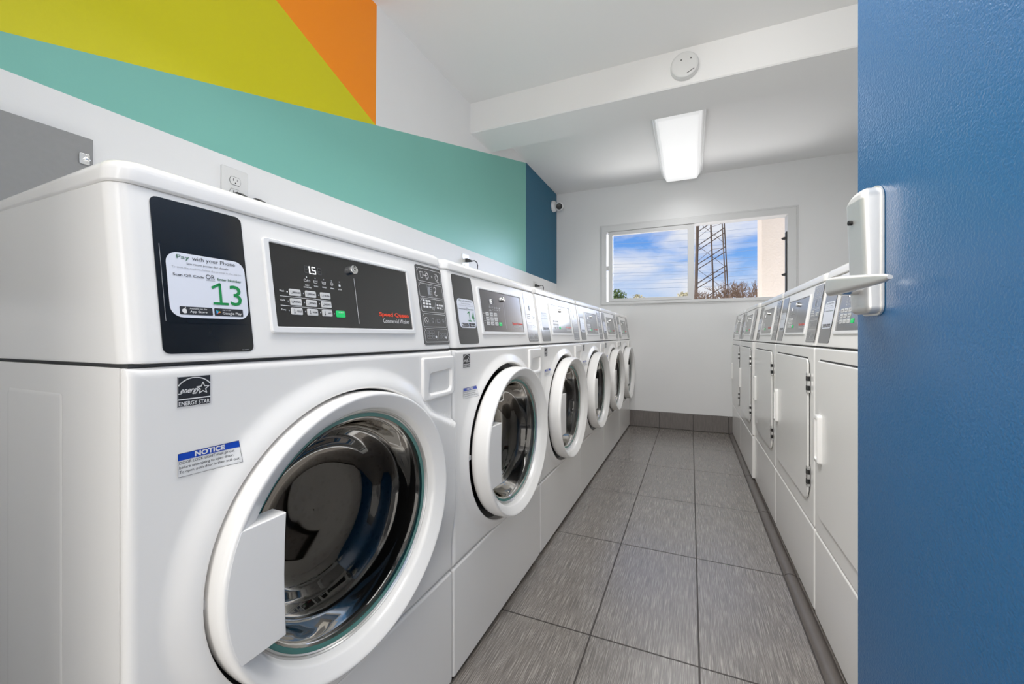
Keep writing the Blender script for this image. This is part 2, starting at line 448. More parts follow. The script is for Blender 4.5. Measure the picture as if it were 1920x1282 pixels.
# entrance door (open, seen beside the camera)
hx, hy, ex, ey = .4205, .090, .2977, 1.000
dl = hypot(hx-ex, hy-ey); du = ((hx-ex)/dl, (hy-ey)/dl)      # from free edge toward the hinge
dn = (du[1], -du[0])                                          # room side normal
if dn[0] > 0: dn = (-dn[0], -dn[1])
FD = Fr((ex, ey, 0), (du[0], du[1], 0), (0,0,1), (dn[0], dn[1], 0))
mb = MB(); slab(mb, FD, rr(0, dl, .008, 2.06, .002, 2), -.045, 0, .0015)
door = struct(mb.build('door_1', 'doorblue'), 'blue painted entrance door standing open', 'door')
# lock case
mb = MB()
zb, zt = .960, 1.186
prof_c = rr(.022, .086, zb, zt, (.014,.014,.022,.022), 6)
L = [[FD.p(a,b,.001) for a,b in inset(prof_c,-.003)], [FD.p(a,b,.004) for a,b in inset(prof_c,-.003)], [FD.p(a,b,.0045) for a,b in prof_c]]
def bulge(b):  # the case is thicker in its upper part
    t = (b-zb)/(zt-zb)
    return .024 + .010*max(0, min(1, (t-.28)/.25)) - .010*max(0, (t-.86)/.14)
for ins, k in ((.000,.72),(.002,.88),(.006,.97),(.011,1.0)):
    q = inset(prof_c, ins); L.append([FD.p(a, b, bulge(b)*k) for a, b in q])
mb.loft(L, 0, True, False)
q = inset(prof_c, .011); nq = len(q)
cen = [FD.p(.054, b, bulge(b)) for a, b in q]
mb.loft([[FD.p(a, b, bulge(b)) for a, b in q], cen], 0)
lock = mb.build('door_lock', 'satin', door, sharp=40); lock['label'] = 'satin metal lock case'
mb = MB(); lathe(mb, FD, (.046, 1.130), [(.0045,.030),(.0045,.0352),(.003,.0358),(0.0001,.0352)], 20); mb.build('keyhole', 'camblack', lock)
mb = MB(); lathe(mb, FD, (.054, 1.008), [(.013,.02),(.013,.050),(.0125,.052),(0.0001,.052)], 28); mb.build('spindle_collar', 'chrome', lock)
# lever: tapered blade bending back toward the door
mb = MB()
path = [(.044,.062,.0165,.008),(.050,.063,.0168,.010),(.066,.062,.0165,.011),(.088,.058,.0150,.010),(.115,.052,.0125,.009),(.145,.045,.0095,.0075),(.168,.040,.0065,.006),(.178,.038,.003,.004)]
L = []
for s_, p_, hh, tt in path:
    lp = rr(-tt, tt, -hh, hh, min(tt,hh)*.85, 4)
    L.append([FD.p(s_, 1.012 + b, p_ + a) for a, b in lp])
mb.loft(L, 0, True, True)
lev = mb.build('door_handle', 'satin', door, sharp=50); lev['label'] = 'satin metal lever handle'

# ------------------------------------------------------------------ machines (local: x = viewer's right, -y = toward the viewer, z up)
KA = atan(.157); FP = Fr((0, 0, .887), (1,0,0), (0, sin(KA), cos(KA)), (0, -cos(KA), sin(KA)))   # console face
FF = Fr((0, 0, 0), (1,0,0), (0,0,1), (0,-1,0))                                                # cabinet front
FU = Fr((0, 0, 0), (1,0,0), (0,1,0), (0,0,1))                                                 # horizontal

def body(root, W, D, kick):
    h = W/2
    mb = MB()
    lp = rr(-h, h, .012, D, .012, 4)
    mb.loft([[(a,b,.035) for a,b in lp], [(a,b,.884) for a,b in lp]], 0, True, False)
    # open the front: rebuild as sides only (front wall replaced by the front parts)
    mb = MB()
    t = .0
    side = [(-h, .012)] + [(-h, D-.012)] + [(-h+.012*(1-cos(a)), D-.012+.012*sin(a)) for a in (pi/6, pi/3, pi/2)] + \
           [(h-.012*(1-cos(a)), D-.012+.012*sin(a)) for a in (pi/2, pi/3, pi/6)] + [(h, D-.012), (h, .012)]
    inner = [(max(-h+.004, min(h-.004, x)), min(D-.004, y)) for x, y in side]
    mb.loft([[(a,b,.035) for a,b in side], [(a,b,.884) for a,b in side], [(a,b,.884) for a,b in inner], [(a,b,.035) for a,b in inner], [(a,b,.035) for a,b in side]], 0, closed=False)
    mb.add([(-h,.012,.884),(h,.012,.884),(h,D,.884),(-h,D,.884)], [(0,1,2,3)])
    mb.add([(-h,.012,.035),(h,.012,.035),(h,D,.035),(-h,D,.035)], [(0,1,2,3)])
    for sx in (-1, 1):       # pressed field in the side sheet
        fs = Fr((sx*h, 0, 0), (0,1,0), (0,0,1), (sx,0,0))
        o = rr(.146, .305, .12, .848, .006, 3); i = rr(.151, .300, .125, .843, .005, 3)
        mb.loft([[fs.p(a,b,.0002) for a,b in o], [fs.p(a,b,.0011) for a,b in inset(o,.002)], [fs.p(a,b,.0011) for a,b in i]], 0, False, True)
    mb.build('cabinet', 'enamel', root)
    for sx in (-1, 1):
        for yy in (.07, D-.07):
            mb = MB(); lathe(mb, FU, (sx*(h-.06), yy), [(.02,0),(.02,.012),(.008,.014),(.008,.036)], 16, cap0=True); mb.build('foot', 'rubber', root)
    mb = MB(); slab(mb, FF, rr(-h+.001, h-.001, .012, kick, .008, 4), -.02, 0, .006); mb.build('lower_panel', 'enamel', root)

def console(root, W, D, words, black_seam=True):
    h = W/2 - .0005
    mb = MB()
    L = []
    zs = [(.8875,.004),(.8885,.001),(.892,0)] + [(.892 + (1.098-.892)*i/4, 0) for i in (1,2,3,4)] + [(1.101,.002)]
    for z, ins in zs:
        yf = (z-.887)*.157 + ins
        L.append([(a,b,z) for a,b in rr(-h+ins, h-ins, yf, D, (.022,.022,.01,.01), 6)])
    mb.loft(L, 0, True, True)
    con = mb.build('console', 'plastic', root, sharp=40)
    mb = MB(); mb.box(-h+.004, h-.004, .006, D-.004, .884, .8878); mb.build('console_seam', 'dark', root)
    # lid: slopes gently down to the back
    mb = MB(); L = []
    def lid(z, ins, k):
        return [(a, b, z - k*(b-.034)) for a, b in rr(-h+ins-.0012, h-ins+.0012, .030+ins, D, (.026,.026,.01,.01), 7)]
    L = [lid(1.1015,.004,.008), lid(1.1025,.001,.008), lid(1.105,0,.010), lid(1.117,.0012,.022)]
    for i in range(1, 6):
        t = (pi/2)*i/5; L.append(lid(1.117+.0145*sin(t), .0012+.0145*(1-cos(t)), .022+.012*sin(t)))
    mb.loft(L, 0, True, True); mb.build('top_lid', 'lid', root, sharp=50)
    # black card for the payment sticker
    mb = MB(); slab(mb, FP, rr(-.3055,-.1945,.0115,.2085,.008,4), 0, .001, 0)
    slab(mb, FP, rr(-.3000,-.1960,.0500,.1485,.002,2), .0008, .0014, 0, 2); line(mb, FP, [(-.3000,.1480),(-.3000,.052)], .0005, .0015, 1)
    text(mb, FP, 'S14391', -.2112, -.2021, .0132, .0148, .0012, 1)
    mb.build('label_card', ['black','greyink','tagblack'], root)
    # control panel: white bezel, black face
    mb = MB(); o = rr(-.165,.187,.038,.187,.005,4); i = rr(-.1552,.1790,.0478,.1812,.002,4)
    ring(mb, FP, o, i, 0, .0045, .0012)
    bz = mb.build('control_panel', 'bezel', root, sharp=40)
    mb = MB(); poly(mb, FP, rr(-.1556,.1794,.0474,.1816,.002,4), .0016); mb.build('panel_face', 'black', bz)
    mb = MB(); d = .0022
    seven(mb, FP, -.0942,-.0874,.1415,.1530,'',d,1,2,.0014); seven(mb, FP, -.0845,-.0842,.1413,.1530,'bc',d,1,1,.0016)
    seven(mb, FP, -.0792,-.0724,.1415,.1530,'afgcd',d,1,2,.0015); seven(mb, FP, -.0675,-.0605,.1415,.1530,'',d,2,2,.0014)
    poly(mb, FP, circ(-.0822,.1412,.0009,8), d, 1)
    mb.build('display', ['ghost','lit','ghost'], bz)
    # lettering and marks printed on the face
    mb = MB()
    for s, y in (('Wash',.1040),('Cycle',.0888),('Temp',.0735)): text(mb, FP, s, -.1453,-.1372,y,y+.0030,d,0,.01)
    line(mb, FP, [(-.1452,.0970),(-.0465,.0964)], .0007, d); line(mb, FP, [(-.1452,.0820),(-.0468,.0806)], .0007, d)
    for j, y in enumerate((.1046,.0895,.0742)):
        for i, x in enumerate((-.1318,-.1017,-.0716)): poly(mb, FP, circ(x,y,.0012,10), d, 0 if (i,j) == (0,0) else 1)
    poly(mb, FP, circ(-.0415,.0735,.0011,10), d, 1)
    for i, (x, s) in enumerate(((-.0923,'INSERT'),(-.0750,'WASH'),(-.0573,'RINSE'),(-.0400,'SPIN'),(-.0222,'LOCK'))):
        poly(mb, FP, circ(x,.1337,.0011,10), d, 0 if i == 0 else 1)
        text(mb, FP, s, x-.0042, x+.0042, .1185, .1208, d, 0, .02)
        if i == 0:
            text(mb, FP, 'COINS/CARD', x-.0075, x+.0075, .1150, .1172, d, 0, .02)
            line(mb, FP, circ(x-.0035,.1280,.0022,10), .0005, d, 0, True); line(mb, FP, [(x-.001,.1255),(x+.002,.1300)], .0005, d); line(mb, FP, rr(x+.0015,x+.006,.1262,.1285,.0005,2), .0005, d, 0, True)
        elif i in (1, 2):
            line(mb, FP, [(x-.004,.1302),(x-.003,.1254),(x+.003,.1254),(x+.004,.1302)], .0006, d); line(mb, FP, [(x-.0033,.1290),(x+.0033,.1290)], .0005, d)
            if i == 2: line(mb, FP, [(x-.003,.1272),(x+.003,.1272)], .0005, d)
        elif i == 3:
            line(mb, FP, circ(x,.1278,.0028,12), .0006, d, 0, True); line(mb, FP, circ(x+.0004,.1276,.0013,10), .0005, d, 0, True)
        else:
            poly(mb, FP, rr(x-.0022,x+.0022,.1250,.1284,.0004,2), d); line(mb, FP, [(x-.0014,.1284),(x-.0014,.1300),(x+.0014,.1300),(x+.0014,.1284)], .0005, d)
    line(mb, FP, [(.0157,.1455),(.0157,.0575)], .0009, d)
    mb.build('lettering', ['whiteink','greyink','redink'], bz)
    mb = MB()
    text(mb, FP, words[0], .0745, .1695, .0722, .0836, d, 2, .035)
    text(mb, FP, words[1], .0842, .1695, .0610, .0700, d, 0, 0)
    text(mb, FP, '516602', .1700, .1755, .0492, .0502, d, 1)
    mb.build('brand_lettering', ['whiteink','greyink','redink'], bz)
    for j, (y0_, y1_) in enumerate(((.0989,.1101),(.0833,.0946),(.0680,.0793))):
        for i, (x0_, x1_) in enumerate(((-.1282,-.1073),(-.0982,-.0772),(-.0680,-.0467))):
            mb = MB(); slab(mb, FP, rr(x0_,x1_,y0_,y1_,.0018,3), .0014, .0030, .0006)
            ym = (y0_+y1_)/2
            w = words[2][j][i]; tw = min(.0125, .0022*len(w))
            text(mb, FP, w, x0_+.0185-tw, x0_+.0190, ym-.0014, ym+.0014, .0032, 1, .03)
            if j == 2:
                line(mb, FP, [(x0_+.0055,ym+.003),(x0_+.0055,ym-.002)], .0009, .0032, 1); poly(mb, FP, circ(x0_+.0055,ym-.0028,.0011,8), .0032, 1)
            else: line(mb, FP, [(x0_+.002,ym+.002),(x0_+.0028,ym-.002),(x0_+.0052,ym-.002),(x0_+.006,ym+.002)], .0005, .0032, 1)
            mb.build('program_button', ['button','ink'], bz)
    mb = MB(); slab(mb, FP, rr(-.0374,-.0170,.0675,.0796,.0020,3), .0014, .0030, .0006)
    text(mb, FP, 'START', -.0325, -.0215, .0750, .0774, .0032, 1, .01)
    b = mb.build('start_button', ['greenbtn','whiteink'], bz); b['label'] = 'green start button'
    mb = MB(); lathe(mb, FP, (.0120,.1605), [(.0086,.001),(.0090,.003),(.0088,.0095),(.0082,.0105),(.0060,.0105),(.0054,.0095),(.0047,.0095),(.0043,.0110),(.0001,.0110)], 32)
    mb.box(0,0,0,0,0,0) if False else None
    poly(mb, FP, rr(.0113,.0127,.1635,.1685,.0004,2), .0112, 1); poly(mb, FP, circ(.0120,.1605,.0018,12), .0112, 1)
    mb.build('key_lock', ['chrome','camblack'], bz, sharp=40)
    # legend with five outlined pictograms
    mb = MB(); slab(mb, FP, rr(.2190,.3290,.0120,.2090,.006,4), 0, .001, 0)
    lg = mb.build('legend_card', 'legend', root)
    mb = MB(); d = .0014
    rows = [(.1690,.2015),(.1305,.1640),(.0930,.1265),(.0560,.0885),(.0188,.0515)]
    for n_, (a, b) in enumerate(rows):
        x0_, x1_ = .2245, .3240
        o = rr(x0_, x1_, a, b, .004, 4)
        cut = [p for p in o if not (p[0] < x0_+.0045 and p[1] > b-.0045)]
        k = next(i for i in range(len(cut)) if cut[i][0] > x1_-.0045 and cut[i][1] > b-.0045) if False else None
        line(mb, FP, [(x0_,b-.0065),(x0_+.0045,b-.0045),(x0_+.0065,b)], .0008, d)
        line(mb, FP, [(x0_+.0065,b),(x1_-.003,b),(x1_,b-.003),(x1_,a+.003),(x1_-.003,a),(x0_+.003,a),(x0_,a+.003),(x0_,b-.0065)], .0008, d)
        text(mb, FP, '%d' % (n_+1), x0_+.0005, x0_+.0025, b-.0022, b+.0004, d)
        m_ = (a+b)/2
        if n_ == 0:
            line(mb, FP, [(x0_+.010,m_+.006),(x0_+.014,m_+.008),(x0_+.018,m_+.006),(x0_+.021,m_+.008),(x0_+.024,m_+.005),(x0_+.022,m_+.002),(x0_+.021,m_-.007),(x0_+.013,m_-.007),(x0_+.012,m_+.002)], .0009, d, 0, True)
            for xx in (.040, .082):
                line(mb, FP, [(x0_+xx-.008,m_+.009),(x0_+xx,m_+.009),(x0_+xx+.005,m_+.005),(x0_+xx+.006,m_-.003),(x0_+xx+.002,m_-.008),(x0_+xx-.006,m_-.009)], .0009, d)
                line(mb, FP, circ(x0_+xx-.001,m_,.006,12), .0010, d, 0, True)
            line(mb, FP, [(x0_+.024,m_),(x0_+.040,m_)], .0012, d); line(mb, FP, circ(x0_+.060,m_,.0022,8), .0007, d, 0, True)
            line(mb, FP, [(x0_+.080,m_-.011),(x0_+.090,m_-.012)], .0009, d)
        elif n_ == 1:
            for i in range(5):
                for jx in range(2): line(mb, FP, rr(x0_+.034+jx*.010, x0_+.043+jx*.010, m_+.0095-i*.0055, m_+.0140-i*.0055, .0004, 2), .0007, d, 1, True)
            poly(mb, FP, R(x0_+.036,x0_+.046,m_-.010,m_+.010), d*.95, 1)
            line(mb, FP, [(x0_+.062,m_+.009),(x0_+.067,m_+.012),(x0_+.072,m_+.008),(x0_+.069,m_+.001),(x0_+.064,m_-.006),(x0_+.068,m_-.011),(x0_+.074,m_-.009)], .0014, d); line(mb, FP, [(x0_+.069,m_+.001),(x0_+.062,m_-.003)], .0012, d)
        elif n_ == 2:
            for i in range(3):
                for jx in range(3): poly(mb, FP, rr(x0_+.008+jx*.012, x0_+.017+jx*.012, m_+.0085-i*.0075, m_+.0135-i*.0075, .001, 2), d)
            line(mb, FP, rr(x0_+.044,x0_+.052,m_-.008,m_-.004,.001,2), .0006, d, 0, True); line(mb, FP, [(x0_+.052,m_-.012),(x0_+.064,m_+.010)], .0007, d)
            for i in range(2):
                for jx in range(3):
                    if (i, jx) != (1, 2): poly(mb, FP, rr(x0_+.066+jx*.0105, x0_+.074+jx*.0105, m_+.0005-i*.007, m_+.0050-i*.007, .001, 2), d)
            line(mb, FP, rr(x0_+.087,x0_+.094,m_-.0065,m_-.002,.001,2), .0006, d, 0, True)
        elif n_ == 3:
            line(mb, FP, circ(x0_+.014,m_,.0075,14), .0009, d, 0, True); line(mb, FP, [(x0_+.010,m_+.004),(x0_+.017,m_-.004)], .0016, d)
            for xx in (.028, .052, .076): line(mb, FP, [(x0_+xx-.003,m_-.007),(x0_+xx+.003,m_+.007)], .0006, d, 1)
            line(mb, FP, [(x0_+.037,m_+.006),(x0_+.043,m_+.006),(x0_+.044,m_),(x0_+.040,m_-.006),(x0_+.036,m_)], .0010, d, 1, True)
            line(mb, FP, rr(x0_+.058,x0_+.070,m_-.004,m_+.004,.001,2), .0010, d, 1, True)
            line(mb, FP, circ(x0_+.086,m_+.001,.004,10), .0009, d, 1, True); line(mb, FP, circ(x0_+.091,m_-.002,.003,10), .0008, d, 1, True)
        else:
            for i in range(3):
                for jx in range(3): line(mb, FP, rr(x0_+.008+jx*.011, x0_+.018+jx*.011, m_+.006-i*.0068, m_+.0115-i*.0068, .0015, 2), .0006, d, 1, True)
            poly(mb, FP, circ(x0_+.046,m_-.004,.0035,12), d); line(mb, FP, [(x0_+.050,m_-.012),(x0_+.060,m_+.010)], .0006, d)
            for i in range(2):
                for jx in range(3): line(mb, FP, rr(x0_+.062+jx*.0105, x0_+.071+jx*.0105, m_-.001-i*.0065, m_+.0045-i*.0065, .0015, 2), .0006, d, 1, True)
            poly(mb, FP, circ(x0_+.090,m_-.006,.003,12), d)
    mb.build('pictogram', ['whiteink','greyink'], lg)

def sticker(root, num):
    mb = MB(); slab(mb, FP, rr(-.2945,-.1975,.0570,.1405,.014,6), .001, .0018, 0)
    st = mb.build('payment_sticker', 'card', root)
    mb = MB(); d = .0022      # 0 ink 1 green 2 dark green 3 grey 4 white 5 cyan 6 orange 7 red
    text(mb, FP, 'Pay', -.2828,-.2685,.1310,.1378,d,2); text(mb, FP, 'with your Phone', -.2652,-.2105,.1310,.1378,d,0)
    text(mb, FP, 'See room poster for details', -.2722,-.2204,.1252,.1288,d,0)
    text(mb, FP, 'To start the machine, follow the prompt in the app to:', -.2893,-.2028,.1195,.1225,d,3)
    text(mb, FP, 'Scan QR Code', -.2885,-.2528,.1094,.1132,d,0,.012); text(mb, FP, 'OR', -.2505,-.2394,.1098,.1162,d,0)
    line(mb, FP, [(-.2505,.1082),(-.2394,.1082)], .0004, d, 0)
    text(mb, FP, 'Enter Number', -.2360,-.2035,.1096,.1132,d,2,.02)
    if num:
        line(mb, FP, [(-.2436,.0990),(-.2340,.1046),(-.2340,.0774)], .0034, d, 1); line(mb, FP, [(-.2430,.0776),(-.2255,.0776)], .0034, d*1.01, 1)
        text(mb, FP, num[1], -.2215,-.2058,.0760,.1048,d,1,.004)
    poly(mb, FP, rr(-.2845,-.2462,.0606,.0710,.001,2), d*.95, 0); poly(mb, FP, rr(-.2440,-.2058,.0606,.0710,.001,2), d*.95, 0)
    text(mb, FP, 'Available on the', -.2733,-.2530,.0677,.0696,d,4); text(mb, FP, 'App Store', -.2733,-.2530,.0625,.0662,d,4,.01)
    poly(mb, FP, [(-.2791+.0029*cos(a)*(1-.08*sin(2*a)), .0652+.0031*sin(a)) for a in [2*pi*i/18 for i in range(18)] if not (abs(a) < .35 or abs(a-2*pi) < .35)], d, 4)
    poly(mb, FP, [(-.2790,.0686),(-.2778,.0692),(-.2772,.0702),(-.2785,.0697)], d, 4)
    text(mb, FP, 'GET IT ON', -.2335,-.2225,.0680,.0694,d,4); text(mb, FP, 'Google Play', -.2335,-.2080,.0618,.0664,d,4,.01)
    poly(mb, FP, [(-.2415,.0690),(-.2415,.0628),(-.2385,.0659)], d, 5); poly(mb, FP, [(-.2412,.0691),(-.2384,.0660),(-.2373,.0670)], d*1.02, 1)
    poly(mb, FP, [(-.2384,.0660),(-.2373,.0670),(-.2357,.0659),(-.2373,.0649)], d, 6); poly(mb, FP, [(-.2412,.0627),(-.2384,.0659),(-.2373,.0649)], d*1.02, 7)
    mb.build('lettering', ['ink','green','dgreen','greyink','whiteink','cyanink','orangeink','redink'], st)

ZD = .575
EX = 1.085      # the door is a little wider than tall
def sm(t): t = max(0., min(1., t)); return t*t*(3-2*t)
WIDE = []
def washer():
    W, D = .683, .705
    root = empty('washer', (0,0,0), 0, 'x', 'washing machine', 'front-loading washers in a row')
    body(root, W, D, .303)
    console(root, W, D, ('Speed Queen', 'Commercial Washer', (('REGULAR','DELUXE','ULTRA'),('NORMAL','SYNTHETIC','DELICATE'),('COLD','WARM','HOT'))))
    # front panel: soft swelling round the door and a shoulder toward the right edge
    h = W/2; b = .010
    x0_, x1_, z0_, z1_ = -h+.0005+b, h-.0005-b, .307+b, .8835-b
    def hgt(x, z):
        r = hypot(x/EX, z-ZD)
        hc = .012*sm((.288-r)/.036)
        bz = .797-(x-.10)*.414
        hw = .014*sm((bz-z)/.010)*sm((z-.36)/.14)*sm((x-.06)/.05)
        return max(hc, hw)
    angs = sorted(set([2*pi*i/240 for i in range(240)] + [atan2(z-ZD, x/EX) % (2*pi) for x in (x0_,x1_) for z in (z0_,z1_)]))
    class FHc(Fr):
        def p(self, a, b, c=0.0): return tuple(self.o + self.u*a + self.v*b + self.n*(c+hgt(a, b)))
    FH = FHc((0,0,0), (1,0,0), (0,0,1), (0,-1,0))
    def panel(r0):
        L = []
        L.append([(EX*r0*cos(a), .030, ZD+r0*sin(a)) for a in angs])
        for dr, ins in ((0,.010),(.0006,.004),(.002,.001)):
            L.append([(EX*(r0+dr)*cos(a), -hgt(EX*(r0+dr)*cos(a), ZD+(r0+dr)*sin(a)) + ins, ZD+(r0+dr)*sin(a)) for a in angs])
        ra = r0+.005; NR = 34
        for i in range(NR+1):
            lp = []
            for a in angs:
                # direction in the stretched frame; ends on the (inset) rectangle
                dx, dz = EX*cos(a), sin(a); t = 9
                if dx > 1e-9: t = min(t, x1_/dx)
                if dx < -1e-9: t = min(t, x0_/dx)
                if dz > 1e-9: t = min(t, (z1_-ZD)/dz)
                if dz < -1e-9: t = min(t, (z0_-ZD)/dz)
                r = ra + (t-ra)*i/NR
                x, z = r*dx, ZD + r*dz
                lp.append((x, -hgt(x, z), z))
            L.append(lp)
        last = L[-1]
        for t in (pi/8, pi/4, 3*pi/8, pi/2):
            lp = []
            for (x, y, z) in last:
                X = x*(1 + b*sin(t)/x1_) ; zc = (z0_+z1_)/2; Z = zc + (z-zc)*(1 + b*sin(t)/((z1_-z0_)/2))
                lp.append((X, y + b*(1-cos(t)), Z))
            L.append(lp)
        L.append([(x, .022, z) for x, y, z in L[-1]])
        mb = MB(); mb.loft(L, 0); return mb.build('front_panel', 'enamel', root, sharp=60)
    panel(.2455)
    wide = panel(.2535); WIDE.append(wide.data); bpy.data.objects.remove(wide)
    # drum and boot
    mb = MB()
    lathe(mb, FF, (0,ZD), [(.259,-.020),(.232,-.024),(.220,-.05),(.213,-.09),(.222,-.11)], 72, ex=EX); mb.build('rubber_boot', 'rubber', root)
    mb = MB()
    lathe(mb, FF, (0,ZD), [(.222,-.11),(.262,-.12),(.264,-.43),(.24,-.45),(.09,-.46),(.0001,-.44)], 72, ex=EX)
    mb.build('drum', 'drum', root)
    # door
    mb = MB()
    prof = [(.206,-.018),(.233,-.018),(.2385,-.012),(.2408,-.004),(.2415,.004),(.2410,.028),(.2402,.0345),(.2385,.0382),(.2360,.0398),(.2330,.0395),(.2290,.0372),(.2200,.0318),(.2120,.0268),(.2090,.0232),(.2070,.0160),(.2045,.0060)]
    lathe(mb, FF, (0,ZD), prof, 120, ex=EX)
    dr = mb.build('door', 'plastic', root, sharp=50)
    mb = MB(); lathe(mb, FF, (0,ZD), [(.2055,.0085),(.2030,.0090),(.2015,.0065),(.2003,.0070),(.1985,.0045)], 120, ex=EX); mb.build('glass_clamp', 'steel', dr, sharp=50)
    mb = MB(); lathe(mb, FF, (0,ZD), [(.2010,.0035),(.1975,.0040),(.1915,.0030),(.1900,-.004)], 120, ex=EX); mb.build('glass_edge', 'tealglass', dr, sharp=50)
    mb = MB(); lathe(mb, FF, (0,ZD), [(.1912,.0026),(.1890,.0012),(.1860,-.0010),(.1825,-.0100),(.1790,-.0250),(.1740,-.0450),(.1680,-.0560),(.1600,-.0640),(.1500,-.0690),(.1420,-.0760),(.1340,-.0860),(.1240,-.0940),(.1100,-.0990),(.0850,-.1020),(.0450,-.1035),(.0001,-.1040)], 120, ex=EX)
    mb.build('glass_bowl', 'glass', dr, sharp=80)
    # pull flap on the hinge-free side
    zf0, zf1 = ZD-.089, ZD+.089
    pts = [(-.1715, zf0), (-.1735, ZD-.045), (-.1742, ZD), (-.1735, ZD+.045), (-.1715, zf1)]
    for i in range(9):
        z = zf1 + (zf0-zf1)*i/8; pts.append((-EX*sqrt(.2364**2-(z-ZD)**2), z))
    mb = MB(); slab(mb, FF, pts, .010, .0402, .002, steps=3); mb.build('handle_flap', 'plastic', dr, sharp=50)
    # latch strike in the gap
    mb = MB()
    slab(mb, FF, rr(-.2665,-.255,ZD-.030,ZD+.042,.003,3), -.024, -.018, .001)
    mb.box(-.2668,-.250, -.002, .006, ZD-.006, ZD+.006)
    lathe(mb, FF, (-.2615, ZD+.034), [(.004,-.019),(.004,-.0165),(.0001,-.016)], 10, 1); lathe(mb, FF, (-.2615, ZD-.022), [(.004,-.019),(.004,-.0165),(.0001,-.016)], 10, 1)
    mb.build('latch_strike', ['fixture','camblack'], root)
    # detergent drawer with a scooped pull
    mb = MB()
    o = []
    x0d, x1d, z0d, z1d = .2030, .3370, .7660, .8690
    o = rr(x0d, x1d, z0d, z1d, (.012,.012,.006,.006), 6)
    def sag(a, b_):    # lower edge rises to the right
        t = (a-x0d)/(x1d-x0d); k = max(0, 1-(b_-z0d)/.05)
        return b_ + k*(.0035*t*t + .001*t)
    o = [(a, sag(a, b_)) for a, b_ in o]
    pin = rr(.2270, .3255, .7800, .8310, (.010,.014,.008,.012), 6)
    pin = [(a + (.004 if b_ < .8 and a < .27 else 0)*-.5, b_ + .006*max(0,(a-.235)/.09)*(1 if b_ > .81 else 0)) for a, b_ in pin]
    deep = [(.2765+(a-.2765)*.86, .822+(b_-.822)*.35) for a, b_ in pin]
    L = [[FF.p(a,b_,-.004) for a,b_ in o], [FF.p(a,b_,.004) for a,b_ in o], [FF.p(a,b_,.0068) for a,b_ in inset(o,.0012)], [FF.p(a,b_,.0080) for a,b_ in inset(o,.0035)],
         [FF.p(a,b_,.0075) for a,b_ in inset(pin,-.002)], [FF.p(a,b_,.0055) for a,b_ in pin], [FF.p(a,b_,-.008) for a,b_ in [(.2765+(a-.2765)*.95, .815+(b_-.815)*.8) for a,b_ in pin]], [FF.p(a,b_,-.026) for a,b_ in deep]]
    mb.loft(L, 0, False, True); mb.build('detergent_drawer', 'plastic', root, sharp=50)
    # energy label
    mb = MB(); slab(mb, FF, R(-.2915,-.2540,.8325,.8700), 0, .0006, 0); el = mb.build('energy_label', 'ink', root)
    mb = MB(); d = .0010
    line(mb, FF, R(-.2913,-.2542,.8327,.8698), .0005, d, 0, True)
    line(mb, FF, [(-.2913,.8418),(-.2542,.8418)], .0014, d)
    ac = [(-.2727+.0225*cos(a), .8455+.0225*sin(a)) for a in [radians(30+120*i/16) for i in range(17)]]
    line(mb, FF, [p for p in ac if -.2913 < p[0] < -.2542], .0013, d)
    star = []
    for i in range(10):
        a = pi/2 + pi*i/5 ; r_ = .0074 if i % 2 == 0 else .0033
        star.append((-.2632+r_*cos(a), .8535+r_*sin(a)))
    line(mb, FF, star, .0011, d, 0, True)
    text(mb, FF, 'energy', -.2885,-.2665,.8472,.8542,d,0,.012,.45); line(mb, FF, [(-.2910,.8488),(-.2880,.8490)], .0009, d)
    text(mb, FF, 'ENERGY STAR', -.2902,-.2552,.8340,.8392,d,0,.012)
    mb.build('lettering', 'whiteink', el)
    mb = MB(); 
    G = [[FH.p(-.2915+.0737*a/10, .7468+.0289*b_/6, .0007) for a in range(11)] for b_ in range(7)]
    mb.loft(G, 0, closed=False)
    nl = mb.build('notice_label', 'label_white', root)
    mb = MB(); mb.loft([[FH.p(-.2915+.0737*a/10, z_, d) for a in range(11)] for z_ in (.7670,.7713,.7757)], 1, closed=False); line(mb, FH, R(-.2913,-.2180,.7470,.7756), .0004, d, 0, True)
    text(mb, FH, 'NOTICE', -.2728,-.2365,.7682,.7747,d*1.2,2,.04)
    text(mb, FH, 'DOOR LOCK LIGHT must go out', -.2898,-.2245,.7612,.7656,d,0,.004)
    text(mb, FH, 'before attempting to open door.', -.2898,-.2262,.7556,.7600,d,0,.004)
    text(mb, FH, 'To open, push door in then pull out.', -.2898,-.2198,.7500,.7544,d,0,.004)
    text(mb, FH, '802352', -.2238,-.2188,.7478,.7488,d,3)
    mb.build('lettering', ['ink','blueink','whiteink','greyink'], nl)
    return root

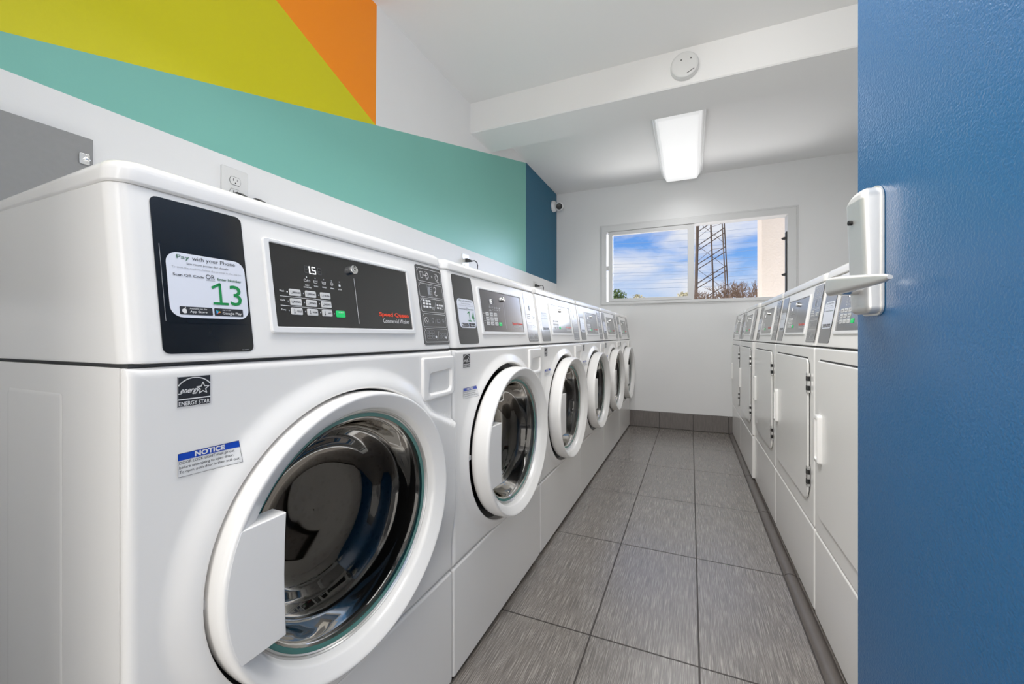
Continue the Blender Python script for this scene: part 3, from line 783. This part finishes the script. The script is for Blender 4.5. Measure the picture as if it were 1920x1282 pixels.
def dryer():
    W, D = .674, .70
    root = empty('dryer', (0,0,0), 0, 'x', 'dryer', 'tumble dryers in a row')
    body(root, W, D, .281)
    console(root, W, D, ('Speed Queen', 'Commercial Dryer', (('HIGH','MEDIUM','LOW'),('DELICATE','NORMAL','PERM PRESS'),('NO HEAT','FAN','COOL'))))
    h = W/2
    mb = MB(); slab(mb, FF, rr(-h+.001, h-.001, .2855, .8825, .008, 4), -.02, 0, .006); mb.build('front_panel', 'enamel', root)
    mb = MB(); o = rr(-.292,.287,.352,.842,(.05,.05,.022,.022),6)
    slab(mb, FF, inset(o,.004), -.001, .003, 0, 1); slab(mb, FF, o, .003, .0075, .0035)
    dr = mb.build('door', ['enamel','dark'], root)
    mb = MB(); slab(mb, FF, R(-.268,.262,.8425,.8470), .0005, .0012, 0); mb.build('door_shadow_strip', 'dark', dr)  # flat dark strip painting the shadow line above the door
    mb = MB()
    o = rr(-.262,-.222,.527,.677,.008,4); i = rr(-.254,-.230,.540,.664,.006,4)
    L = [[FF.p(a,b,.007) for a,b in o],[FF.p(a,b,.017) for a,b in inset(o,.001)],[FF.p(a,b,.020) for a,b in inset(o,.004)],[FF.p(a,b,.020) for a,b in inset(i,-.001)],[FF.p(a,b,.018) for a,b in i],[FF.p(a,b,.009) for a,b in inset(i,.003)]]
    mb.loft(L, 0, False, True); mb.build('door_handle', 'plastic', dr, sharp=50)
    for z in (.760, .442):
        mb = MB(); slab(mb, FF, rr(.281,.297,z-.034,z+.034,.002,2), .002, .0105, .001)
        for dz in (-.017,.015): 
            slab(mb, FF, rr(.283,.2955,z+dz-.008,z+dz+.008,.001,2), .008, .0115, .0006, 1)
            mb.box(.2965,.2985, -.010, -.002, z+dz-.008, z+dz+.008, 1)
        mb.build('door_hinge', ['steel','camblack'], dr)
    return root

PITCH = .6865
wl = ['washer with the number 13 pay-by-phone sticker, nearest the grey wall panel',
      'washer with the number 14 pay-by-phone sticker, next to the number 13 washer',
      'third washer from the grey wall panel, silvery glare over its control panel',
      'fourth washer from the grey wall panel, third from the window wall',
      'fifth washer from the grey wall panel, second from the window wall',
      'last washer in the row, touching the window wall']
W0 = washer()
ws = [W0] + [copy_tree(W0) for _ in range(5)]
for i, w in enumerate(ws):
    w.location = (-.575, .5875 + PITCH*i, 0); w.rotation_euler = (0,0,pi/2)
    w['label'] = wl[i]
for w in ws[1:]:                      # all doors but the first stand slightly off their seats
    for c in w.children:
        if c.name.split('.')[0] == 'door': c.location.y = -.022
        if c.name.split('.')[0] == 'front_panel': c.data = WIDE[0]
for c in ws[0].children:
    if c.name.split('.')[0] == 'door': c.location.y = .004
sticker(ws[0], '13'); sticker(ws[1], '14'); sticker(ws[2], None)
st_proto = [c for c in ws[2].children if c.name.startswith('payment_sticker')][0]
for w in ws[3:]: copy_tree(st_proto, w)

dlab = ['dryer partly hidden behind the open blue door, its pay sticker beside the lever handle',
        'second dryer from the blue door, with a full door panel and handle in view',
        'third dryer from the blue door, just before the row steps forward',
        'fourth dryer from the blue door, its white side edge standing proud of the row',
        'last dryer in the row, in the corner by the window wall']
D0 = dryer(); copy_tree(st_proto, D0)
ds = [D0] + [copy_tree(D0) for _ in range(4)]
pos = [(.374,1.298),(.374,1.980),(.374,2.661),(.360,3.346),(.360,4.0235)]
for (x, y), d_, l in zip(pos, ds, dlab):
    d_.location = (x, y, 0); d_.rotation_euler = (0,0,-pi/2); d_['label'] = l

# ------------------------------------------------------------------ wall and ceiling fittings
mb = MB(); slab(mb, WX, rr(-.02,.509,1.02,1.398,.002,2), 0, .027, .001)
gp = mb.build('electrical_panel', 'greybox'); tag(gp, 'plain grey metal panel fixed to the wall behind the first washer', 'panel')
mb = MB(); slab(mb, WX, rr(.483,.502,1.332,1.358,.003,3), .027, .030, .001); lathe(mb, WX, (.4955,1.345), [(.006,.030),(.006,.033),(.003,.0345),(.0001,.0345)], 16)
mb.build('screw', 'chrome', gp)

def outlet(y, z, label):
    t = empty('wall_outlet', (XL, y, z), 0, label, 'outlet', 'wall outlets behind the washers')
    f = Fr((0,0,0), (0,1,0), (0,0,1), (1,0,0))
    mb = MB(); slab(mb, f, rr(-.042,.042,-.060,.060,.004,3), 0, .006, .0025); mb.build('cover_plate', 'outlet', t)
    for s in (-1, 1):
        o = [(a*1.0, max(-.0125, min(.0125, b)) + s*.0195) for a, b in circ(0,0,.0172,28)]
        mb = MB(); slab(mb, f, o, .004, .0078, .001)
        line(mb, f, inset(o,-.0006), .0010, .0063, 1, True)
        c = s*.0195
        poly(mb, f, R(-.0075,-.0055,c-.001,c+.0075), .0080, 1); poly(mb, f, R(.0050,.0068,c-.0005,c+.0070), .0080, 1); poly(mb, f, circ(0,c-.0068,.0024,10), .0080, 1)
        mb.build('socket', ['outlet','camblack'], t)
    return t
outlet(.862, 1.403, 'white duplex wall outlet above the first washer')
outlet(2.352, 1.398, 'white wall outlet above the number 14 washer')
outlet(3.66, 1.380, 'white wall outlet above the third washer, close to the blue wall section')
def plug(y, z, label, cord):
    t = empty('power_plug', (XL, y, z), 0, label, 'plug', 'black power plugs behind the washers')
    f = Fr((0,0,0), (0,1,0), (0,0,1), (1,0,0))
    mb = MB(); 
    L = []
    for d, w, h_ in ((.008,.012,.010),(.009,.0135,.0125),(.022,.0135,.0125),(.032,.010,.010),(.044,.007,.007),(.052,.006,.006)):
        L.append([f.p(a, b - max(0,d-.022)*.25, d) for a, b in rr(-w,w,-h_,h_,.004,3)])
    mb.loft(L, 0, True, True); mb.build('plug_body', 'rubber', t, sharp=50)
    mb = MB(); tube(mb, [(.048,0,-.007)] + cord, .0038, 8); mb.build('cord', 'rubber', t, sharp=60)
plug(.868, 1.372, 'black power plug in the outlet above the first washer', [(.062,.006,-.012),(.064,.016,-.030),(.058,.02,-.07),(.05,.02,-.16)])
plug(.930, 1.372, 'black power plug end standing up beside the outlet above the first washer', [(.060,.012,-.012),(.060,.022,-.03),(.055,.026,-.08),(.05,.026,-.16)])
plug(2.352, 1.4175, 'black power plug in the outlet above the number 14 washer', [(.060,.020,-.002),(.066,.042,-.010),(.064,.055,-.028),(.058,.060,-.07),(.05,.06,-.17)])
plug(3.66, 1.3995, 'black power plug in the outlet near the blue wall section', [(.060,.030,.004),(.064,.060,.002),(.062,.085,-.012),(.056,.095,-.05),(.05,.095,-.15)])

# smoke detector on the beam
FB = Fr((0,2.424,0), (1,0,0), (0,0,1), (0,-1,0))
sc = (-.030, 2.381)
mb = MB(); lathe(mb, FB, sc, [(.066,.0005),(.072,.001),(.072,.012),(.0715,.018)], 48, cap0=True)
lathe(mb, FB, sc, [(.0715,.018),(.0690,.022),(.0690,.030),(.0650,.035),(.0560,.0370),(.0200,.0378),(.0001,.0378)], 48)
sd = mb.build('smoke_detector', 'detector', sharp=40); tag(sd, 'round white smoke detector mounted on the face of the ceiling beam', 'smoke detector')
mb = MB(); slab(mb, FB, rr(sc[0]-.020,sc[0]-.013,sc[1]+.020,sc[1]+.026,.001,2), .036, .0385, .0004, 1); slab(mb, FB, rr(sc[0]+.026,sc[0]+.038,sc[1]+.018,sc[1]+.028,.002,2), .035, .038, .0004); slab(mb, FB, rr(sc[0]+.029,sc[0]+.034,sc[1]+.019,sc[1]+.027,.001,2), .036, .0385, .0004, 1)
line(mb, FB, circ(sc[0],sc[1]+.002,.010,20), .0008, .0380, 0, True); line(mb, FB, [(sc[0]+.012,sc[1]-.052),(sc[0]+.046,sc[1]-.035)], .004, .0374, 1)
mb.build('test_button', ['detector','dark'], sd)

# ceiling lights
def ceiling_light(y0_, y1_, xc, label, st):
    t = empty('ceiling_light', (xc, (y0_+y1_)/2, ZC), 0, label, 'ceiling light', 'fluorescent ceiling lights')
    hl = (y1_-y0_)/2
    mb = MB()
    q = rr(-.178,.178,-hl-.004,hl+.004,.006,3)
    mb.loft([[(a,b,-.0005) for a,b in q],[(a,b,-.030) for a,b in q],[(a,b,-.034) for a,b in inset(q,.004)],[(a,b,-.034) for a,b in inset(q,.02)]], 0, True, True)
    mb.build('light_housing', 'fixture', t)
    mb = MB()
    L = []
    for z, w, e in ((-.034,.166,0),(-.044,.166,0),(-.052,.160,.002),(-.056,.150,.004),(-.078,.140,.008),(-.092,.133,.012),(-.097,.126,.020)):
        L.append([(a,b,z) for a,b in rr(-w,w,-hl+e,hl-e,.012,4)])
    mb.loft(L[:4], 1, False, False); mb.loft(L[3:], 0, False, True)
    mb.build('light_diffuser', [st,'lensrim'], t, sharp=45)
    for sx in (-.158,.158):
        mb = MB(); tube(mb, [(sx,-hl+.01,-.048),(sx,hl-.01,-.048)], .006, 8); mb.build('lens_rail', 'fixture', t)
    return t
def lens_mat(name, st):
    k = NT(name)
    k.b.inputs['Base Color'].default_value = (.8,.8,.8,1); k.b.inputs['Roughness'].default_value = .4
    tc = k.node('ShaderNodeTexCoord'); sp = k.node('ShaderNodeSeparateXYZ'); k.link(tc.outputs['Object'], sp.inputs[0])
    e = k.math('ABSOLUTE', sp.outputs[0]); f = k.math('MULTIPLY_ADD', k.math('GREATER_THAN', e, .112), -.10, 1.0)
    k.link(k.math('MULTIPLY', f, st), k.b.inputs['Emission Strength']); k.b.inputs['Emission Color'].default_value = (1,1,1,1)
    return k.m
M['lens'] = lens_mat('fluorescent_lens', 0.40)
M['lensrim'] = emis('lens_rim', (.8,.8,.8,1), 0.12)
M['lens2'] = M['lens']
ceiling_light(2.97, 4.205, -.078, 'white wraparound fluorescent ceiling light beyond the beam', 'lens')

# security camera on the left wall near the corner
t = empty('security_camera', (XL, 4.215, 2.312), 0, 'small white turret security camera with black face on the blue wall section', 'security camera')
f0 = Fr((0,0,0), (0,1,0), (0,0,1), (1,0,0))
mb = MB(); lathe(mb, f0, (0,0), [(.056,.0005),(.060,.004),(.059,.022),(.050,.034),(.038,.040)], 36, cap0=True, cap1=True); mb.build('camera_base', 'camplastic', t, sharp=50)
aim = (Vector((0,0,.92)) - Vector((XL+.085, 4.205, 2.297))).normalized()
sd_ = aim.cross(Vector((0,0,1))).normalized(); up_ = sd_.cross(aim)
fb = Fr((.078,-.008,-.010), sd_, up_, aim)
mb = MB(); lathe(mb, fb, (0,0), [(.0001,-.046)] + [(.046*sin(a), -.046*cos(a)) for a in [pi*i/16 for i in range(1,11)]] + [(.038,.026),(.033,.029)], 36); ball = mb.build('camera_ball', 'camplastic', t, sharp=50)
mb = MB(); lathe(mb, fb, (0,0), [(.033,.027),(.032,.030),(.015,.032),(.0001,.032)], 32, cap0=True); mb.build('camera_lens', 'camblack', ball)

# ------------------------------------------------------------------ outside the window
mb = MB(); mb.box(-120, 120, YF+.16, 160, -.4, -.2); struct(mb.build('ground', 'ground'), 'bare ground outside the window', 'ground')
mb = MB(); mb.box(-3, 3, -6, -.20, -.12, -.002); m2 = MB(); m2.box(-4, 4, -2.8, -.20, 2.35, 2.5); struct(m2.build('sun_blocker_slab', 'ceil'), 'unseen slab added over the entrance to block the sun', 'sun blocker')  # unseen slab added to keep the sun off the open door
struct(mb.build('floor_landing', 'concrete'), 'concrete landing outside the entrance', 'floor')
mb = MB(); fz = Fr((0,0,0),(1,0,0),(0,1,0),(0,0,1))
slab(mb, fz, rr(.684,1.05,5.00,5.31,.004,2), -.2, 3.6, .01)
struct(mb.build('column_outside', 'stucco'), 'cream stucco column standing just outside the window', 'column')
# lattice tower
TY = 40.0
legs = {'A': [(.33,-.2,TY),(.56,10.9,TY),(.74,19,TY)], 'B': [(2.14,-.2,TY+3),(1.75,11.3,TY+3),(1.45,19,TY+3)],
        'C': [(2.98,-.2,TY-.5),(2.47,10.8,TY-.5),(2.1,19,TY-.5)], 'D': [(3.28,-.2,TY+1),(2.74,11.0,TY+1),(2.2,19,TY+1)]}
def at(k, z):
    P_ = legs[k]
    for (x0_, z0_, yy), (x1_, z1_, _) in zip(P_, P_[1:]):
        if z <= z1_ or (x1_, z1_) == P_[-1][:2]:
            return (x0_ + (x1_-x0_)*(z-z0_)/(z1_-z0_), yy, z)
tw = empty('transmission_tower', (1.8, TY, -.2), 0, 'brown steel lattice power tower seen through the window', 'tower')
def loc(p): return (p[0]-1.8, p[1]-TY, p[2]+.2)
for k, r in (('A',.15),('B',.085),('C',.055),('D',.055)):
    mb = MB(); tube(mb, [loc((x,yy,z)) for x, z, yy in legs[k]], r, 6); mb.build('tower_leg', 'tower', tw)
mb = MB()
for z in [3.6+1.68*i for i in range(10)]:
    for dz in (0, -.45): tube(mb, [loc(at('A', z+dz-1.4)), loc(at('D', z+dz+.25))], .042, 5)
for z in [4.0+2.1*i for i in range(8)]:
    tube(mb, [loc(at('A', z+.8)), loc(at('D', z-1.2))], .020, 5)
    tube(mb, [loc(at('A', z-.7)), loc(at('B', z+.9))], .022, 5)
    tube(mb, [loc(at('B', z+.9)), loc(at('C', z+.3))], .020, 5)
mb.build('tower_bracing', 'tower', tw)
for i, zz in enumerate((5.3,5.75,6.05,6.5,6.75,7.3,7.6,8.2,8.9,9.5,10.1,10.9)):
    yw = 50 + (i % 3)*3; k = yw/40
    z = .92 + (zz-.92)*k
    mb = MB(); pts = []
    for j in range(13):
        x = -14 + 28*j/12
        pts.append((x, yw + .15*x, z + .012*x + .0022*x*x))
    tube(mb, pts, .016 if i % 4 else .02, 5)
    tag(mb.build('power_line', 'wire'), 'thin power line stretched across the sky outside the window', 'power line', 'power lines outside the window')

def bare_tree(x, y, h, w, seed, label, mat, n=5, twig=.02):
    rnd = random.Random(seed)
    t = empty('bare_tree', (x, y, -.2), 0, label, 'tree', 'bare trees outside the window')
    mb = MB(); tr = MB()
    tube(tr, [(0,0,0),(.05,0,h*.25),(0,.05,h*.45)], [.16,.13,.10], 7)
    def grow(p, d, l, r, depth):
        q = p + d*l; mid = p + d*l*.5 + Vector((rnd.uniform(-1,1),rnd.uniform(-1,1),rnd.uniform(-1,1)))*l*.08
        tube(mb, [p, mid, q], [r, r*.85, r*.7], 4, cap=False)
        if depth == 0: return
        for _ in range(3 if depth > 1 else 4):
            a = rnd.uniform(0, 2*pi); s = rnd.uniform(.45, .95)
            dd = (d + Vector((cos(a)*s*w, sin(a)*s*.6, rnd.uniform(-.25,.45)))).normalized()
            grow(p + d*l*rnd.uniform(.55,1), dd, l*rnd.uniform(.6,.8), r*.6, depth-1)
    for k in range(5):
        a = 2*pi*k/5 + rnd.uniform(-.3,.3)
        grow(Vector((0,.05,h*.42)), Vector((cos(a)*.8*w, sin(a)*.6, .75)).normalized(), h*.19, .07, n-1)
    k_ = (h+.2)/max(v[2] for v in mb.v)
    for q in (mb, tr): q.v = [(a*k_, b*k_, c_*k_) for a, b, c_ in q.v]
    tr.build('trunk', mat, t); mb.build('branches', mat, t)
    return t
bare_tree(3.05, 30.5, 4.75, .8, 3, 'bare brown tree beside the cream column', 'bark', 5)
bare_tree(4.3, 34, 4.9, .8, 12, 'bare brown tree partly hidden behind the cream column', 'bark', 5)
bare_tree(.60, 33, 4.45, .9, 5, 'low bare brown tree behind the foot of the tower', 'bark', 5)
bare_tree(1.7, 36, 4.45, .9, 9, 'bare brown tree between the legs of the tower', 'bark', 5)
def bush(name, x, y, z, rx, rz, seed, label, mat, n=420):
    rnd = random.Random(seed)
    t = empty(name, (x, y, -.2), 0, label, 'tree')
    tr = MB(); tube(tr, [(0,0,0),(0,0,z)], [.12,.08], 7); tr.build('trunk', 'bark', t)
    mb = MB()
    for _ in range(n):
        a = rnd.uniform(0,2*pi); u = rnd.uniform(-.7,1); r = rnd.random()**.4; q = sqrt(max(0,1-u*u))
        lump = 1 + .25*sin(3*a+seed) + .15*sin(7*a)
        c = Vector((rx*r*q*cos(a)*lump, rx*r*q*sin(a)*lump, z + rz*r*u))
        n1 = Vector((rnd.gauss(0,1),rnd.gauss(0,1),rnd.gauss(0,1))).normalized(); n2 = n1.orthogonal().normalized(); n3 = n1.cross(n2); s = rnd.uniform(.06,.13)
        mb.add([c+n2*s, c+n3*s*.6, c-n2*s, c-n3*s*.6], [(0,1,2,3)])
    mb.build('foliage', mat, t); return t
bush('leafy_tree', -4.85, 30, 3.75, .55, .75, 2, 'small green leafy tree in the corner of the window', 'leafgreen')
bush('leafy_tree', -3.45, 30, 3.60, .55, .45, 4, 'pale dry treetop along the bottom edge of the window, beside the green tree', 'leafpale', 260)
bush('leafy_tree', -.45, 30, 3.60, .50, .50, 6, 'pale dry treetop at the bottom of the window pane beside the centre bar', 'leafpale', 260)

# ------------------------------------------------------------------ sky, lamps, camera
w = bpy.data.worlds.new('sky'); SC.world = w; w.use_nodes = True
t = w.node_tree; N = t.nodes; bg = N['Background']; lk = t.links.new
tc = N.new('ShaderNodeTexCoord'); sp = N.new('ShaderNodeSeparateXYZ'); lk(tc.outputs['Generated'], sp.inputs[0])
rp = N.new('ShaderNodeValToRGB'); lk(sp.outputs[2], rp.inputs[0])
e = rp.color_ramp.elements; e[0].position = 0.06; e[0].color = srgb(200, 222, 250); e[1].position = 0.30; e[1].color = srgb(62, 130, 232)
m_ = e.new(0.17); m_.color = srgb(112, 170, 246)
mp = N.new('ShaderNodeMapping'); mp.inputs['Scale'].default_value = (3.4, 3.4, 13); mp.inputs['Location'].default_value = (1.3, .4, .2); lk(tc.outputs['Generated'], mp.inputs['Vector'])
nz = N.new('ShaderNodeTexNoise'); nz.inputs['Scale'].default_value = 1.4; nz.inputs['Detail'].default_value = 6; nz.inputs['Roughness'].default_value = .55; nz.inputs['Distortion'].default_value = .4; lk(mp.outputs[0], nz.inputs['Vector'])
cr = N.new('ShaderNodeValToRGB'); lk(nz.outputs['Fac'], cr.inputs[0]); cr.color_ramp.elements[0].position = .37; cr.color_ramp.elements[1].position = .63
mx = N.new('ShaderNodeMix'); mx.data_type = 'RGBA'; lk(cr.outputs[0], mx.inputs[0]); lk(rp.outputs[0], mx.inputs[6]); mx.inputs[7].default_value = srgb(236, 240, 250)
# sky glow added out of view for glare on the washer consoles
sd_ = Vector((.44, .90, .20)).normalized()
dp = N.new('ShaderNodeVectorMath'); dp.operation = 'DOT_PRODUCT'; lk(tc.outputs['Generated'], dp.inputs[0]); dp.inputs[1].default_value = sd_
def wm(op, a, b):
    n = N.new('ShaderNodeMath'); n.operation = op
    for i, v in enumerate((a, b)):
        if isinstance(v, (int, float)): n.inputs[i].default_value = v
        else: lk(v, n.inputs[i])
    return n.outputs[0]
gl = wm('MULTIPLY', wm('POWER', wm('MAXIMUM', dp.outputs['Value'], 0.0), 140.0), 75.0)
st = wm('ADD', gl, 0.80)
m2_ = N.new('ShaderNodeMix'); m2_.data_type = 'RGBA'; lk(wm('MINIMUM', wm('MAXIMUM', wm('MULTIPLY', sp.outputs[1], -3.0), 0.0), 1.0), m2_.inputs[0])
lk(mx.outputs[2], m2_.inputs[6]); m2_.inputs[7].default_value = (.72, .72, .72, 1)
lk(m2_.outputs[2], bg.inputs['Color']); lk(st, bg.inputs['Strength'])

def area(name, loc, rot, sx, sy, power, col=(1,1,1)):
    l = bpy.data.lights.new(name, 'AREA'); l.shape = 'RECTANGLE'; l.size = sx; l.size_y = sy; l.energy = power; l.color = col
    o = bpy.data.objects.new(name, l); COL.objects.link(o); o.location = loc; o.rotation_euler = rot
    return o
area('doorway_daylight', (-.30, -.9, 1.30), (radians(90), 0, radians(-12)), 1.3, 2.0, 26, (1, .962, .91))
area('ceiling_fill_light', (-.05, -.35, 1.55), (radians(150), 0, 0), .5, .4, 12)  # unseen uplight added to brighten the near ceiling
area('entry_fill_light', (-.32, .85, ZC-.08), (0, radians(-32), 0), .5, 1.2, 28)  # unseen fill added over the entry, tilted to brighten the dryers
for yy in (3.10, 3.40, 3.70, 4.00):
    l = bpy.data.lights.new('fluorescent_tube_light', 'SPOT'); l.energy = 8.5 if yy < 3.6 else 4.0; l.spot_size = radians(165); l.spot_blend = 1.0; l.shadow_soft_size = 0.0
    o = bpy.data.objects.new('fluorescent_tube_light', l); COL.objects.link(o); o.location = (-.078, yy, 2.380)
win_fill = area('outdoor_fill_light', (0, 5.2, .35), (Vector((0, 3.1, 2.487)) - Vector((0, 5.2, .35))).to_track_quat('-Z', 'Y').to_euler(), 2.4, .9, 15)  # unseen uplight added below the sill to brighten the far ceiling and beam
win_fill.data.spread = radians(80)
l = bpy.data.lights.new('sun', 'SUN'); l.energy = 2.9; l.angle = .01; l.color = (1, .96, .90)
o = bpy.data.objects.new('sun', l); COL.objects.link(o)
o.rotation_euler = Vector((.6, .25, -.8)).to_track_quat('-Z', 'Y').to_euler()

cd = bpy.data.cameras.new('camera'); co = bpy.data.objects.new('camera', cd); COL.objects.link(co)
cd.sensor_width = 36; cd.lens = 769/1920*36; cd.clip_start = .01; cd.clip_end = 500; cd.shift_y = -11/1920
co.location = (0, 0, .92); co.rotation_euler = (radians(90), 0, math.atan(335/769))
SC.camera = co
SC.view_settings.view_transform = 'Standard'; SC.view_settings.look = 'None'; SC.view_settings.exposure = 0.22; SC.view_settings.gamma = 1.16
try:
    SC.cycles.use_denoising = True
    SC.cycles.use_adaptive_sampling = True; SC.cycles.adaptive_threshold = 0.025; SC.cycles.max_bounces = 10; SC.cycles.diffuse_bounces = 5; SC.cycles.glossy_bounces = 5; SC.cycles.transparent_max_bounces = 16
    SC.cycles.sample_clamp_indirect = 6; SC.cycles.caustics_reflective = False; SC.cycles.caustics_refractive = False
except Exception: pass
